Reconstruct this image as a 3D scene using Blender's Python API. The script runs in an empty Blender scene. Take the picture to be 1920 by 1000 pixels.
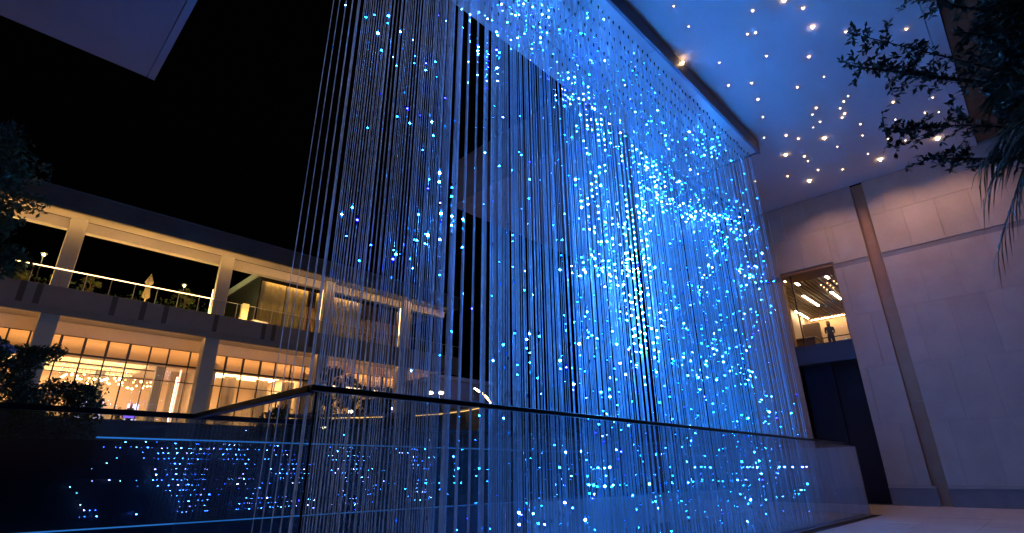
import bpy, bmesh, math, random
from math import sin, cos, pi, radians, atan, sqrt
from mathutils import Vector, Matrix, Quaternion, noise
random.seed(7)
scene = bpy.context.scene
C = scene.collection

# ------------------------------------------------------------------ camera
# world axes: X runs along the light curtain, Y runs away from it, Z up
CAM = Vector((0, 0, 1.6))
FPX, YAW = 985.0, radians(44.5)
pitch, roll = atan(385/FPX), radians(.5)
def xy(e, n):
    return (e*sin(YAW)+n*cos(YAW), -e*cos(YAW)+n*sin(YAW))
def vec(e, n, z):
    x, y = xy(e, n); return Vector((x, y, z))
F = vec(0, cos(pitch), sin(pitch)); R0 = vec(1, 0, 0); U0 = vec(0, -sin(pitch), cos(pitch))
UP = U0*cos(roll)+R0*sin(roll); RT = R0*cos(roll)-U0*sin(roll)
cd = bpy.data.cameras.new('camera'); cam = bpy.data.objects.new('camera', cd); C.objects.link(cam)
cd.sensor_width = 36; cd.lens = FPX/1920*36; cd.clip_start = .05; cd.clip_end = 1500
M3 = Matrix((RT, UP, -F)).transposed()
cam.matrix_world = Matrix.Translation(CAM) @ M3.to_4x4()
scene.camera = cam

# ------------------------------------------------------------------ night sky
wd = bpy.data.worlds.new('World'); scene.world = wd; wd.use_nodes = True
wn = wd.node_tree.nodes; wl = wd.node_tree.links
sky = wn.new('ShaderNodeTexSky'); sky.sky_type = 'NISHITA'; sky.sun_disc = False
sky.sun_elevation = radians(-5); sky.sun_rotation = radians(200)
wl.new(sky.outputs[0], wn['Background'].inputs[0]); wn['Background'].inputs[1].default_value = .12
scene.view_settings.view_transform = 'Standard'; scene.view_settings.look = 'None'
scene.view_settings.exposure = 0.0; scene.view_settings.gamma = 1
scene.render.engine = 'CYCLES'
cy = scene.cycles
cy.use_light_tree = True; cy.use_denoising = True
cy.max_bounces = 7; cy.transparent_max_bounces = 24; cy.diffuse_bounces = 3; cy.glossy_bounces = 3; cy.transmission_bounces = 4
cy.sample_clamp_indirect = 3; cy.caustics_reflective = False; cy.caustics_refractive = False

# ------------------------------------------------------------------ materials
def mat(name, col, rough=.6, metal=0, noise_s=None, noise_a=.15, bump=0, bscale=60, spec=.5, emit=None, es=0):
    m = bpy.data.materials.new(name); m.use_nodes = True
    n = m.node_tree.nodes; l = m.node_tree.links; p = n['Principled BSDF']
    p.inputs['Base Color'].default_value = (*col, 1); p.inputs['Roughness'].default_value = rough
    p.inputs['Metallic'].default_value = metal; p.inputs['Specular IOR Level'].default_value = spec
    if emit: p.inputs['Emission Color'].default_value = (*emit, 1); p.inputs['Emission Strength'].default_value = es
    if noise_s:
        g = n.new('ShaderNodeNewGeometry')
        t = n.new('ShaderNodeTexNoise'); t.inputs['Scale'].default_value = noise_s; t.inputs['Detail'].default_value = 6
        l.new(g.outputs['Position'], t.inputs['Vector'])
        t2 = n.new('ShaderNodeTexNoise'); t2.inputs['Scale'].default_value = noise_s*9; t2.inputs['Detail'].default_value = 3
        l.new(g.outputs['Position'], t2.inputs['Vector'])
        oi = n.new('ShaderNodeObjectInfo')
        a = n.new('ShaderNodeMath'); a.operation = 'ADD'; l.new(t.outputs['Fac'], a.inputs[0])
        b = n.new('ShaderNodeMath'); b.operation = 'MULTIPLY'; b.inputs[1].default_value = .35; l.new(t2.outputs['Fac'], b.inputs[0])
        l.new(b.outputs[0], a.inputs[1])
        c = n.new('ShaderNodeMath'); c.operation = 'MULTIPLY_ADD'; c.inputs[1].default_value = .3; l.new(oi.outputs['Random'], c.inputs[0]); l.new(a.outputs[0], c.inputs[2])
        r = n.new('ShaderNodeMapRange'); r.inputs['From Min'].default_value = .45; r.inputs['From Max'].default_value = 1.2
        r.inputs['To Min'].default_value = 1-noise_a; r.inputs['To Max'].default_value = 1+noise_a
        l.new(c.outputs[0], r.inputs['Value'])
        mx = n.new('ShaderNodeVectorMath'); mx.operation = 'SCALE'; mx.inputs[0].default_value = col
        l.new(r.outputs[0], mx.inputs['Scale']); l.new(mx.outputs[0], p.inputs['Base Color'])
    if bump:
        g = n.new('ShaderNodeNewGeometry')
        t = n.new('ShaderNodeTexNoise'); t.inputs['Scale'].default_value = bscale; t.inputs['Detail'].default_value = 4
        l.new(g.outputs['Position'], t.inputs['Vector'])
        bp = n.new('ShaderNodeBump'); bp.inputs['Strength'].default_value = bump; bp.inputs['Distance'].default_value = .01
        l.new(t.outputs['Fac'], bp.inputs['Height']); l.new(bp.outputs[0], p.inputs['Normal'])
    return m
def emat(name, col, s):
    m = bpy.data.materials.new(name); m.use_nodes = True; n = m.node_tree.nodes; l = m.node_tree.links
    n.remove(n['Principled BSDF']); e = n.new('ShaderNodeEmission'); e.inputs[0].default_value = (*col, 1); e.inputs[1].default_value = s
    l.new(e.outputs[0], n['Material Output'].inputs[0]); return m
def glass(name, tint=(1, 1, 1), refl=1.0, dust=0., dust_col=(.8, .85, .9), rough=.01, ior=1.45):
    m = bpy.data.materials.new(name); m.use_nodes = True; n = m.node_tree.nodes; l = m.node_tree.links
    n.remove(n['Principled BSDF'])
    t = n.new('ShaderNodeBsdfTransparent'); t.inputs[0].default_value = (*tint, 1)
    g = n.new('ShaderNodeBsdfGlossy'); g.inputs['Roughness'].default_value = rough
    f = n.new('ShaderNodeLayerWeight'); f.inputs[0].default_value = .5     # Schlick reflectance of a pane, both faces alike
    f5 = n.new('ShaderNodeMath'); f5.operation = 'POWER'; f5.inputs[1].default_value = 5; l.new(f.outputs['Facing'], f5.inputs[0])
    k = n.new('ShaderNodeMath'); k.operation = 'MULTIPLY_ADD'; k.inputs[1].default_value = min(1, .95*refl)*.8; k.inputs[2].default_value = .04*refl; k.use_clamp = True; l.new(f5.outputs[0], k.inputs[0])
    x = n.new('ShaderNodeMixShader'); l.new(k.outputs[0], x.inputs[0]); l.new(t.outputs[0], x.inputs[1]); l.new(g.outputs[0], x.inputs[2])
    out = x
    if dust:
        d = n.new('ShaderNodeBsdfDiffuse'); d.inputs[0].default_value = (*dust_col, 1)
        ge = n.new('ShaderNodeNewGeometry'); mp = n.new('ShaderNodeMapping'); mp.inputs['Scale'].default_value = (1.2, 1.2, .35)
        l.new(ge.outputs['Position'], mp.inputs[0])
        tx = n.new('ShaderNodeTexNoise'); tx.inputs['Scale'].default_value = 1.1; tx.inputs['Detail'].default_value = 7; l.new(mp.outputs[0], tx.inputs['Vector'])
        mr = n.new('ShaderNodeMapRange'); mr.inputs['From Min'].default_value = .3; mr.inputs['From Max'].default_value = .7
        mr.inputs['To Min'].default_value = dust*.6; mr.inputs['To Max'].default_value = dust*1.4; l.new(tx.outputs['Fac'], mr.inputs['Value'])
        y = n.new('ShaderNodeMixShader'); l.new(mr.outputs[0], y.inputs[0]); l.new(x.outputs[0], y.inputs[1]); l.new(d.outputs[0], y.inputs[2]); out = y
    l.new(out.outputs[0], n['Material Output'].inputs[0]); return m

M = dict(
 fascia=mat('dark_weathered_fascia', (.17, .15, .13), .8, noise_s=.9, noise_a=.3, bump=.3),  # darker and browner than the building concrete
 plaster=mat('white_plaster', (.62, .63, .66), .8, noise_s=.5, noise_a=.06, bump=.15, bscale=25),
 plaster_grey=mat('grey_plaster', (.24, .24, .25), .8, noise_s=.6, noise_a=.1, bump=.15),
 beam=mat('grey_metal_fascia', (.22, .24, .28), .45, .3, noise_s=1),
 stone=mat('pale_stone', (.40, .335, .29), .6, noise_s=1.2, noise_a=.13, bump=.25, bscale=40),
 plinth=mat('grey_plinth_stone', (.20, .19, .20), .5, noise_s=2, noise_a=.15),
 backing=mat('joint_backing', (.34, .27, .23), .9),
 bronze=mat('brown_bronze', (.30, .17, .09), .5, .2, noise_s=2),
 timber=mat('brown_timber', (.16, .075, .035), .6, noise_s=3, noise_a=.3),
 paving=mat('pale_paving', (.50, .47, .45), .5, noise_s=1.5, noise_a=.12, bump=.3, bscale=70),
 joint=mat('paving_joint', (.12, .12, .12), .9),
 black=mat('black_void', (.008, .009, .018), .8),
 darkstone=mat('dark_polished_stone', (.012, .014, .018), .35, noise_s=3, noise_a=.3),
 basinfloor=mat('basin_floor', (.30, .33, .36), .25, noise_s=2),
 basinwall=mat('basin_end_wall', (.40, .42, .45), .35, noise_s=1.5),
 navy=mat('navy_fascia', (.035, .045, .075), .5, noise_s=2),
 rail=mat('dark_steel_rail', (.022, .024, .03), .35, .7),
 pglass=glass('parapet_glass', (.90, .93, .95), 1.6, .05),
 fglass=glass('front_basin_glass', (.90, .94, .97), 1.0, .14),
 bglass=glass('back_basin_glass', (.75, .8, .82), 2.6, .012),
 wglass=glass('window_glass', (.93, .92, .88), .8),
 concrete=mat('building_concrete', (.36, .35, .34), .8, noise_s=.8, noise_a=.12, bump=.3),
 slabgrey=mat('slab_grey_cladding', (.155, .155, .165), .7, noise_s=1.5, noise_a=.15),
 slabjoint=mat('slab_dark_joint', (.05, .05, .055), .8),
 colgrey=mat('column_render', (.33, .33, .34), .8, noise_s=1, noise_a=.08, bump=.3),
 warmwall=mat('warm_interior_plaster', (.72, .58, .44), .8, noise_s=.8, noise_a=.06),
 ceiling=mat('hall_ceiling', (.80, .72, .6), .7, noise_s=1, noise_a=.05),
 frame=mat('dark_window_frame', (.025, .02, .018), .4, .4),
 curtain=mat('gold_green_curtain', (.36, .34, .17), .85, noise_s=4, noise_a=.2),
 sheer=mat('cream_curtain', (.7, .6, .45), .85, noise_s=3, noise_a=.1),
 cloth=mat('cream_parasol_cloth', (.17, .165, .13), .85, noise_s=5, noise_a=.1),
 bluecloth=mat('blue_parasol_cloth', (.22, .30, .62), .8, noise_s=5),
 hedge=mat('hedge_leaf', (.05, .075, .022), .7, noise_s=2, noise_a=.4),
 leaf=mat('dark_leaf', (.055, .085, .05), .45, noise_s=3, noise_a=.5),
 leaf2=mat('tree_leaf', (.045, .075, .03), .5, noise_s=3, noise_a=.5),
 palm=mat('palm_leaf', (.10, .14, .08), .4, noise_s=3, noise_a=.3),
 bark=mat('bark', (.06, .045, .035), .9, noise_s=6, noise_a=.3),
 deck=mat('dark_deck', (.13, .12, .11), .6, noise_s=1.5, noise_a=.3),
 soil=mat('night_ground', (.03, .03, .028), .9, noise_s=1, noise_a=.3),
 skin=mat('skin', (.42, .26, .19), .6), darkcloth=mat('dark_cloth', (.03, .03, .04), .85), hair=mat('black_hair', (.012, .01, .01), .5),
 wood=mat('dark_wood', (.09, .05, .03), .5, noise_s=3), slat=mat('wood_ceiling_slat', (.42, .33, .25), .6, noise_s=3),
 marble=mat('pale_marble', (.6, .55, .48), .3, noise_s=2),
 warm_led=emat('warm_led', (1, .58, .24), 8), warm_cove=emat('warm_cove', (1, .48, .15), 46), hall_led=emat('hall_led', (1, .60, .27), 34), warm_bright=emat('warm_bright', (1, .72, .40), 16),
 bulb=emat('bulb', (1, .55, .20), 26), tube=emat('linear_lamp', (1, .76, .52), 34), hallpanel=emat('hall_panel', (1, .62, .30), 9.5),
 purple=emat('purple_screen', (.25, .12, 1), 3.0), white_scr=emat('lilac_screen', (.75, .65, 1), 2.5), star=emat('star_crystal', (1, .58, .28), 40), star_dim=emat('star_crystal_dim', (1, .58, .30), 22),
 uplight=emat('warm_uplight', (1, .50, .12), 240),
 soffit_led=emat('soffit_led', (1, .50, .12), 95),
 bar_led=emat('bar_led', (1, .55, .16), 2.6),
 blue_led=emat('blue_led_edge', (.04, .30, 1), .5), garden=emat('garden_lamp', (1, .85, .35), 22), redled=emat('pink_led', (1, .38, .30), 4),
)
# cord of the light strings: frosted sleeve, its glow painted in as emission, bluer along X
def string_mat():
    m = bpy.data.materials.new('frosted_light_cord'); m.use_nodes = True; n = m.node_tree.nodes; l = m.node_tree.links; p = n['Principled BSDF']
    p.inputs['Base Color'].default_value = (.34, .42, .52, 1); p.inputs['Roughness'].default_value = .35
    g = n.new('ShaderNodeNewGeometry'); sx = n.new('ShaderNodeSeparateXYZ'); l.new(g.outputs['Position'], sx.inputs[0])
    mp = n.new('ShaderNodeMapping'); mp.inputs['Scale'].default_value = (5, 5, 9); l.new(g.outputs['Position'], mp.inputs[0])
    t = n.new('ShaderNodeTexNoise'); t.inputs['Scale'].default_value = 1; t.inputs['Detail'].default_value = 4; l.new(mp.outputs[0], t.inputs['Vector'])
    cr = n.new('ShaderNodeMapRange'); cr.inputs['From Min'].default_value = .40; cr.inputs['From Max'].default_value = .60; cr.inputs['To Min'].default_value = .5; cr.inputs['To Max'].default_value = 1.15
    l.new(t.outputs['Fac'], cr.inputs['Value'])
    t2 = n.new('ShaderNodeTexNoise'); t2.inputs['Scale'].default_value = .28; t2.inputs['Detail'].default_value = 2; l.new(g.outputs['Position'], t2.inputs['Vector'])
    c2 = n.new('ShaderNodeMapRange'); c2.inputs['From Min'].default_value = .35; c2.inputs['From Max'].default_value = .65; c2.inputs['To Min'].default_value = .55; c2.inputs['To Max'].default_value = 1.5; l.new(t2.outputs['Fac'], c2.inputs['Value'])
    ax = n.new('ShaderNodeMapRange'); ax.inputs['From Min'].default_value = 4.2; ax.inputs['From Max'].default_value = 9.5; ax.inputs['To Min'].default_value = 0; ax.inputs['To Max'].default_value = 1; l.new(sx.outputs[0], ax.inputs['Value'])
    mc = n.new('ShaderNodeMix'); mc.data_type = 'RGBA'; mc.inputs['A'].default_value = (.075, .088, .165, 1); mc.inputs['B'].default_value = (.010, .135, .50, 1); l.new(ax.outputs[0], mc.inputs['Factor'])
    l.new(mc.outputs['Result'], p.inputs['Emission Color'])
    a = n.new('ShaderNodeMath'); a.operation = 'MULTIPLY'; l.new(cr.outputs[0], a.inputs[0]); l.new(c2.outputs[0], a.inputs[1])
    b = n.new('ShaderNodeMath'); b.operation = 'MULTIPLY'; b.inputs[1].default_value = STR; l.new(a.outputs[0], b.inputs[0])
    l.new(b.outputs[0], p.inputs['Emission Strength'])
    m.cycles.emission_sampling = 'NONE'
    return m
STR = .66
M['cord'] = string_mat()
def led_mat():
    m = bpy.data.materials.new('led_globe'); m.use_nodes = True; n = m.node_tree.nodes; l = m.node_tree.links; n.remove(n['Principled BSDF'])
    at = n.new('ShaderNodeAttribute'); at.attribute_name = 'Col'
    e = n.new('ShaderNodeEmission'); l.new(at.outputs['Color'], e.inputs[0]); e.inputs[1].default_value = LEDS
    l.new(e.outputs[0], n['Material Output'].inputs[0]); return m
LEDS = 400
M['led'] = led_mat()

# ------------------------------------------------------------------ helpers
class MB:
    def __init__(s): s.v = []; s.f = []; s.c = []
    def box(s, x0, x1, y0, y1, z0, z1):
        i = len(s.v)
        s.v += [(x0,y0,z0),(x1,y0,z0),(x1,y1,z0),(x0,y1,z0),(x0,y0,z1),(x1,y0,z1),(x1,y1,z1),(x0,y1,z1)]
        s.f += [tuple(i+k for k in q) for q in ((0,3,2,1),(4,5,6,7),(0,1,5,4),(1,2,6,5),(2,3,7,6),(3,0,4,7))]; return s
    def tube(s, pts, rad, n=6, cap=True):
        pts = [Vector(p) for p in pts]; rs = rad if hasattr(rad, '__len__') else [rad]*len(pts)
        base = len(s.v); k = len(pts)
        for i, p in enumerate(pts):
            d = (pts[min(i+1, k-1)]-pts[max(i-1, 0)]).normalized()
            a = d.cross(Vector((0, 0, 1)))
            if a.length < .05: a = d.cross(Vector((1, 0, 0)))
            a.normalize(); b = d.cross(a)
            for j in range(n):
                t = 2*pi*j/n; s.v.append(tuple(p+(a*cos(t)+b*sin(t))*rs[i]))
        for i in range(k-1):
            for j in range(n):
                q = base+i*n; s.f.append((q+j, q+(j+1) % n, q+n+(j+1) % n, q+n+j))
        if cap: s.f.append(tuple(base+j for j in reversed(range(n)))); s.f.append(tuple(base+(k-1)*n+j for j in range(n)))
        return s
    def lathe(s, c, prof, n=12):
        base = len(s.v)
        for r, z in prof:
            for j in range(n): t = 2*pi*j/n; s.v.append((c[0]+r*cos(t), c[1]+r*sin(t), c[2]+z))
        for i in range(len(prof)-1):
            for j in range(n): q = base+i*n; s.f.append((q+j, q+(j+1) % n, q+n+(j+1) % n, q+n+j))
        s.f.append(tuple(base+j for j in reversed(range(n)))); s.f.append(tuple(base+(len(prof)-1)*n+j for j in range(n)))
        return s
    def face(s, *pts):
        i = len(s.v); s.v += [tuple(p) for p in pts]; s.f.append(tuple(range(i, i+len(pts)))); return s
    def mesh(s, name, m, bevel=0):
        me = bpy.data.meshes.new(name); me.from_pydata(s.v, [], s.f); me.update(); me.materials.append(m)
        return me
    def build(s, name, m, parent=None, smooth=False, bevel=0):
        me = s.mesh(name, m)
        if smooth:
            for p in me.polygons: p.use_smooth = True
        if bevel:
            bm = bmesh.new(); bm.from_mesh(me); bmesh.ops.bevel(bm, geom=bm.edges[:], offset=bevel, segments=1, affect='EDGES'); bm.to_mesh(me); bm.free()
        o = bpy.data.objects.new(name, me); C.objects.link(o)
        if parent: o.parent = parent; o.matrix_parent_inverse = parent.matrix_world.inverted() if False else Matrix.Translation(-parent.location)
        return o
def bx(name, m, parent, x0, x1, y0, y1, z0, z1, bevel=0):
    return MB().box(x0, x1, y0, y1, z0, z1).build(name, m, parent, bevel=bevel)
def tag(o, label=None, cat=None, group=None, kind=None):
    if label: o['label'] = label
    if cat: o['category'] = cat
    if group: o['group'] = group
    if kind: o['kind'] = kind
    return o
def thing(name, label, cat, loc=(0, 0, 0), group=None):
    o = bpy.data.objects.new(name, None); C.objects.link(o); o.location = loc; return tag(o, label, cat, group)
def inst(name, me, parent, loc=(0, 0, 0), rot=(0, 0, 0), sc=(1, 1, 1)):
    o = bpy.data.objects.new(name, me); C.objects.link(o); o.location = loc; o.rotation_euler = rot; o.scale = sc
    if parent: o.parent = parent
    return o

# ------------------------------------------------------------------ ground, plaza
tag(MB().box(-300, 500, -300, 600, -.6, -.06).build('ground', M['soil']), kind='structure')
pl = tag(MB().box(6, 24.9, -12, 5.35, -.05, -.012).build('plaza_floor', M['joint']), kind='structure')
for ix in range(12):
    for iy in range(11):
        x0 = 6.2+ix*1.56; y1 = 5.33-iy*1.56
        if x0 > 24.8: continue
        bx('paving_stone', M['paving'], pl, x0, min(x0+1.548, 24.88), y1-1.548, y1, -.03, 0+random.uniform(-.003, .003))
rp = MB(); rp.face((24.9, -12, 0), (27.6, -12, .22), (27.6, 10.4, .22), (24.9, 10.4, 0)); rp.face((24.9, -12, -.1), (27.6, -12, -.1), (27.6, 10.4, -.1), (24.9, 10.4, -.1))
tag(rp.build('ramp_floor', M['paving']), kind='structure')
tag(bx('drain_channel', M['black'], None, 2.7, 24.9, 5.36, 5.58, -.04, -.006), kind='structure')  # black strip along the foot of the front glass

# ------------------------------------------------------------------ main canopy
H = 14.4
cp = thing('entrance_canopy', 'white flat canopy soffit dotted with tiny star lights above the blue light curtain', 'canopy', (12, 4, H))
bx('soffit', M['plaster'], cp, -6, 27.5, -.45, 8.9, H, H+.9)
bx('edge_trim', M['plaster'], cp, -6, 27.5, -.83, -.47, H-.012, H+.9)
bx('string_tray', M['plaster'], cp, -6, 20.5, 5.76, 8.9, 13.93, 14.05)
bx('tray_fascia', M['beam'], cp, -6, 20.52, 5.66, 5.757, 13.80, H-.003, bevel=.008)
bx('tray_fascia', M['beam'], cp, 20.5, 20.6, 5.76, 8.9, 13.90, H-.003)
for i in range(9):
    bx('tray_joint', M['backing'], cp, -5+i*2.9, -4.985+i*2.9, 5.76, 8.9, 13.926, 13.935)
bx('soffit_joint', M['backing'], cp, -6, 20.45, 7.93, 7.95, 13.926, 13.936)
ts = thing('timber_soffit', 'brown timber soffit strip beyond the white canopy edge behind the tree branches', 'soffit', (18, -3, H))
for i in range(9):
    bx('plank', M['timber'], ts, 4, 27.4, -.86-.28*(i+1)+.012, -.86-.28*i, H+.05, H+.10)
bx('backing_board', M['black'], ts, 4, 27.4, -8, -.86, H+.12, H+.3)
M['plaster_blue'] = mat('blue_white_plaster', (.34, .46, .70), .8, noise_s=.5, noise_a=.08, bump=.15, bscale=25)  # blue spill of the light strings put into the plaster colour
lc = thing('left_canopy', 'grey blue canopy corner cut by the top left of the photo against black sky', 'canopy', (-4, 15, H))
bx('soffit', M['plaster_blue'], lc, -14, 1.52, 3.0, 19.1, H, H+.8)
bx('edge_trim', M['plaster_blue'], lc, 1.545, 1.75, 3.0, 19.1, H-.01, H+.8)
fc = thing('far_canopy_block', 'faint grey canopy block hanging behind the middle of the light strings', 'canopy', (18, 15, H))
bx('soffit', M['plaster_grey'], fc, 15.3, 27, 9.3, 19.1, H, H+.4)
bx('side_fascia', M['plaster_grey'], fc, 15.04, 15.297, 9.3, 19.1, H, 17.0)

# ------------------------------------------------------------------ star lights
stars = [(11.73,4.73),(12.75,4.78),(13.56,3.14),(14.36,3.62),(14.48,3.41),(13.84,2.34),(14.53,2.04),(15.51,2.07),(14.93,4.79),(15.76,3.55),(16.79,2.56),(18.19,2.5),(16.25,5.06),(16.72,4.42),(18.11,3.35),(17.77,4.61),(18.97,4.88),(19.96,2.19),(20.18,2.39),(20.53,2.6),(21.0,2.56),(21.22,2.71),(19.85,3.24),(20.19,3.47),(20.9,3.4),(21.1,3.71),(20.4,5.38),(20.89,4.68),(21.49,4.4),(22.23,3.62),(22.22,2.31),(23.15,2.45),(23.3,3.42),(22.38,5.2),(23.1,4.66),(23.62,4.68),(24.74,4.59),(25.51,3.78),(24.33,5.78),(25.52,5.19),(24.86,2.63),(25.77,2.36),(24.19,1.75),(24.84,1.27),(25.63,.29),(24.64,-.03),(23.52,-.03),(23.18,.35),(22.85,1.26),(21.54,1.09),(22.29,-.01),(20.13,.15),(17.68,.02),(18.72,1.19),(17.87,1.14),(16.46,1.39),(23.73,7.04)]
BRIGHT = {39: 1.75, 41: 1.9, 44: 1.9, 33: 1.4, 29: 1.4, 5: 1.2, 7: 1.2, 34: .9}
def star_mesh(big):
    b = MB()
    for k in range(3):
        t = 2*pi*k/3+.5
        dx, dy = cos(t), sin(t); px, py = -dy, dx
        L, w = .095, .026
        i = len(b.v)
        b.v += [(0, 0, -.05), (dx*.03+px*w, dy*.03+py*w, -.02), (dx*L, dy*L, -.012), (dx*.03-px*w, dy*.03-py*w, -.02)]
        b.f += [(i, i+1, i+2), (i, i+2, i+3), (i+1, i, i+3), (i+1, i+3, i+2)]
    b.lathe((0, 0, -.06), [(.004, -.035), (.024, 0), (.02, .03)], 6)
    return b.mesh('crystal', M['star'] if big else M['star_dim'])
sm = [star_mesh(0), star_mesh(1)]
base_me = MB().lathe((0, 0, 0), [(.035, -.012), (.04, 0)], 8).mesh('base_plate', M['beam'])
STAR_L = {0: 'star light nearest the top of the tray beam', 1: 'second star light along the tray beam from the top', 5: 'large star light cut near the top edge of the photo', 6: 'small dim star light beside the large one at the top edge', 2: 'star light above a close pair near the top of the soffit', 3: 'left one of a close pair of star lights', 4: 'right one of a close pair of star lights', 7: 'bright star light below the small dim one in the bluest soffit part',
 8: 'star light close to the tray beam level with the beam mounted star', 9: 'star light in the middle of the bright blue soffit', 10: 'star light right of the middle of the bright blue soffit', 11: 'star light above the lone one in mid soffit, toward the branches', 12: 'star light hugging the middle of the tray beam', 13: 'star light right of the one hugging the beam', 14: 'lone star light in the middle of the soffit', 15: 'star light near the beam, above the darkening soffit', 16: 'small star light near the lower end of the tray beam',
 17: 'topmost of the chain of five star lights', 18: 'second from the top in the chain of five star lights', 19: 'third in the chain of five star lights', 20: 'fourth in the chain of five star lights', 21: 'lowest of the chain of five star lights', 22: 'topmost of the zigzag of four star lights', 23: 'second of the zigzag of four star lights', 24: 'third of the zigzag of four star lights', 25: 'lowest of the zigzag of four star lights',
 26: 'small star light just right of the beam end', 27: 'star light right of the one at the beam end', 28: 'star light between the beam end and the zigzag of four', 29: 'star light below the lowest of the zigzag', 30: 'bright star light between the chain of five and the branches', 31: 'star light directly below the bright one beside the branches', 32: 'star light above the brown slot, under the zigzag', 33: 'bright star light below the beam end', 34: 'upper one of a touching pair of star lights', 35: 'lower one of a touching pair of star lights', 36: 'star light between the touching pair and the brown slot', 37: 'small star light above the top of the brown slot', 38: 'faint small star light near the curtain end, low on the soffit', 40: 'tiniest star light beside the bright orange glowing one',
 42: 'left one of two level star lights right of the chain', 43: 'right one of two level star lights right of the chain', 45: 'star light just above the brightest one at the soffit edge', 46: 'star light at the twig tip right of a level pair', 47: 'star light under the middle branch, left of its neighbour', 48: 'star light among leaves of the middle twig', 49: 'tiny star light above the middle leafy twig', 50: 'star light behind leaves near the soffit edge', 51: 'star light half hidden by the thick upper branch', 52: 'star light alone near the upper soffit edge above the branches', 53: 'star light under the tip of the upper branch', 54: 'small star light between two upper twigs', 55: 'star light at the very tip of the top branch'}
def near_star(i):
    return STAR_L.get(i, 'tiny warm star light in the soffit')
for i, (x, y) in enumerate(stars):
    big = BRIGHT.get(i, 0)
    lab = near_star(i)
    if i == 39: lab = 'bright warm star light right above the wall beside the brown slot, lowest of all'
    if i == 41: lab = 'bright warm star light with orange glow right of the brown slot top'
    if i == 44: lab = 'brightest warm star light close to the soffit edge beside a leafy twig'
    if i == 56: lab = 'warm star light seen left of the canopy tray corner over the light strings'
    t = thing('ceiling_star_light', lab, 'star light', (x, y, H-.004 if i != 56 else H-.004), 'star lights set in the canopy soffit')
    s = (big or random.uniform(.55, .95))*.60
    inst('base_plate', base_me, t); inst('crystal', sm[1 if big > 1.1 else 0], t, (0, 0, -.006), (0, 0, random.uniform(-.3, .3)), (s, s, s))
    if big > 1.3:
        ld = bpy.data.lights.new('star_lamp', 'SPOT'); ld.energy = 290 if big > 1.6 else 130; ld.color = (1, .55, .32); ld.spot_size = radians(138); ld.spot_blend = 1; ld.shadow_soft_size = .03
        lo = bpy.data.objects.new('star_lamp', ld); C.objects.link(lo); lo.location = (x, y, H-.25)
        lo.rotation_euler = (0, radians(-6), 0)
t = thing('beam_star_light', 'orange star light fixed on the dark tray beam beside the strings', 'star light', (13.9, 5.64, 14.25))
inst('base_plate', base_me, t, rot=(pi/2, 0, 0)); inst('crystal', sm[1], t, (0, -.01, 0), (-pi/2, 0, 0), (.9, .9, .9))

# ------------------------------------------------------------------ stone wing on the right
WX = 27.5
w = thing('stone_wing', 'lilac grey stone clad wall with brown slot, dark doorway and lit upper window', 'building', (WX, 4, .2))
def wall(y0, y1, z0, z1): bx('wall', M['backing'], w, WX+.03, WX+.5, y0, y1, z0, z1)
wall(7.9, 10.3, .2, H-.004); wall(5.45, 7.898, 10.85, H-.004); wall(4.0, 5.448, .2, H-.004); wall(-12, 3.5, .2, H+3)
bx('brown_slot', M['bronze'], w, WX+.16, WX+.4, 3.502, 3.998, .2, H-.004)
for z in (4.2, 7.9, 11.4): bx('slot_joint', M['backing'], w, WX+.157, WX+.2, 3.504, 3.996, z, z+.012)
rows = [.97, 3.35, 5.75, 8.15, 10.48, 10.72, 12.6, H-.01]
pmesh = {}
def panels(y0, y1, z0, z1, pw, off):
    yy = y0
    first = off
    while yy < y1-.05:
        wdt = (first or pw); first = None
        ye = min(yy+wdt, y1)
        if y1-ye < .18: ye = y1
        key = (round(ye-yy, 3), round(z1-z0, 3))
        if key not in pmesh:
            b = MB(); e = .0035
            b.box(0, .036, e, key[0]-e, e, key[1]-e); me = b.mesh('stone_panel', M['stone'])
            bm = bmesh.new(); bm.from_mesh(me); bmesh.ops.bevel(bm, geom=bm.edges[:], offset=.004, segments=1, affect='EDGES'); bm.to_mesh(me); bm.free()
            pmesh[key] = me
        o = inst('stone_panel', pmesh[key], w, (WX-.012+random.uniform(-.003, .003)-w.location.x, yy-w.location.y, z0-w.location.z)); yy = ye
for i in range(len(rows)-1):
    z0, z1 = rows[i], rows[i+1]
    if i == 4: continue
    off = [.58, None][i % 2]
    panels(4.0, 5.45, z0, z1, 1.16, off and .5)
    panels(7.9, 10.3, z0, z1, 1.16, off)
    panels(-9.3, 3.5, z0, z1, 1.16, off)
panels(5.45, 7.9, 10.86, 12.6, 1.2, None); panels(5.45, 7.9, 12.6, H-.01, 1.2, .6)
panels(-9.3, 3.5, H-.01, H+2.4, 1.16, None)
for a, b_ in ((4.0, 5.45), (7.9, 10.3), (-9.3, 3.5)): bx('groove_strip', M['plinth'], w, WX+.012, WX+.03, a, b_, 10.48, 10.72)
for a, b_ in ((3.86, 5.45), (-9.3, 3.5)):
    y = a
    while y < b_-.05:
        e = min(y+1.6, b_); bx('plinth_stone', M['plinth'], w, WX-.05, WX+.03, y+.004, e-.004, .18, .86, bevel=.006); y = e
    bx('plinth_cap', M['stone'], w, WX-.075, WX+.03, a, b_, .862, .95, bevel=.01)
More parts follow.
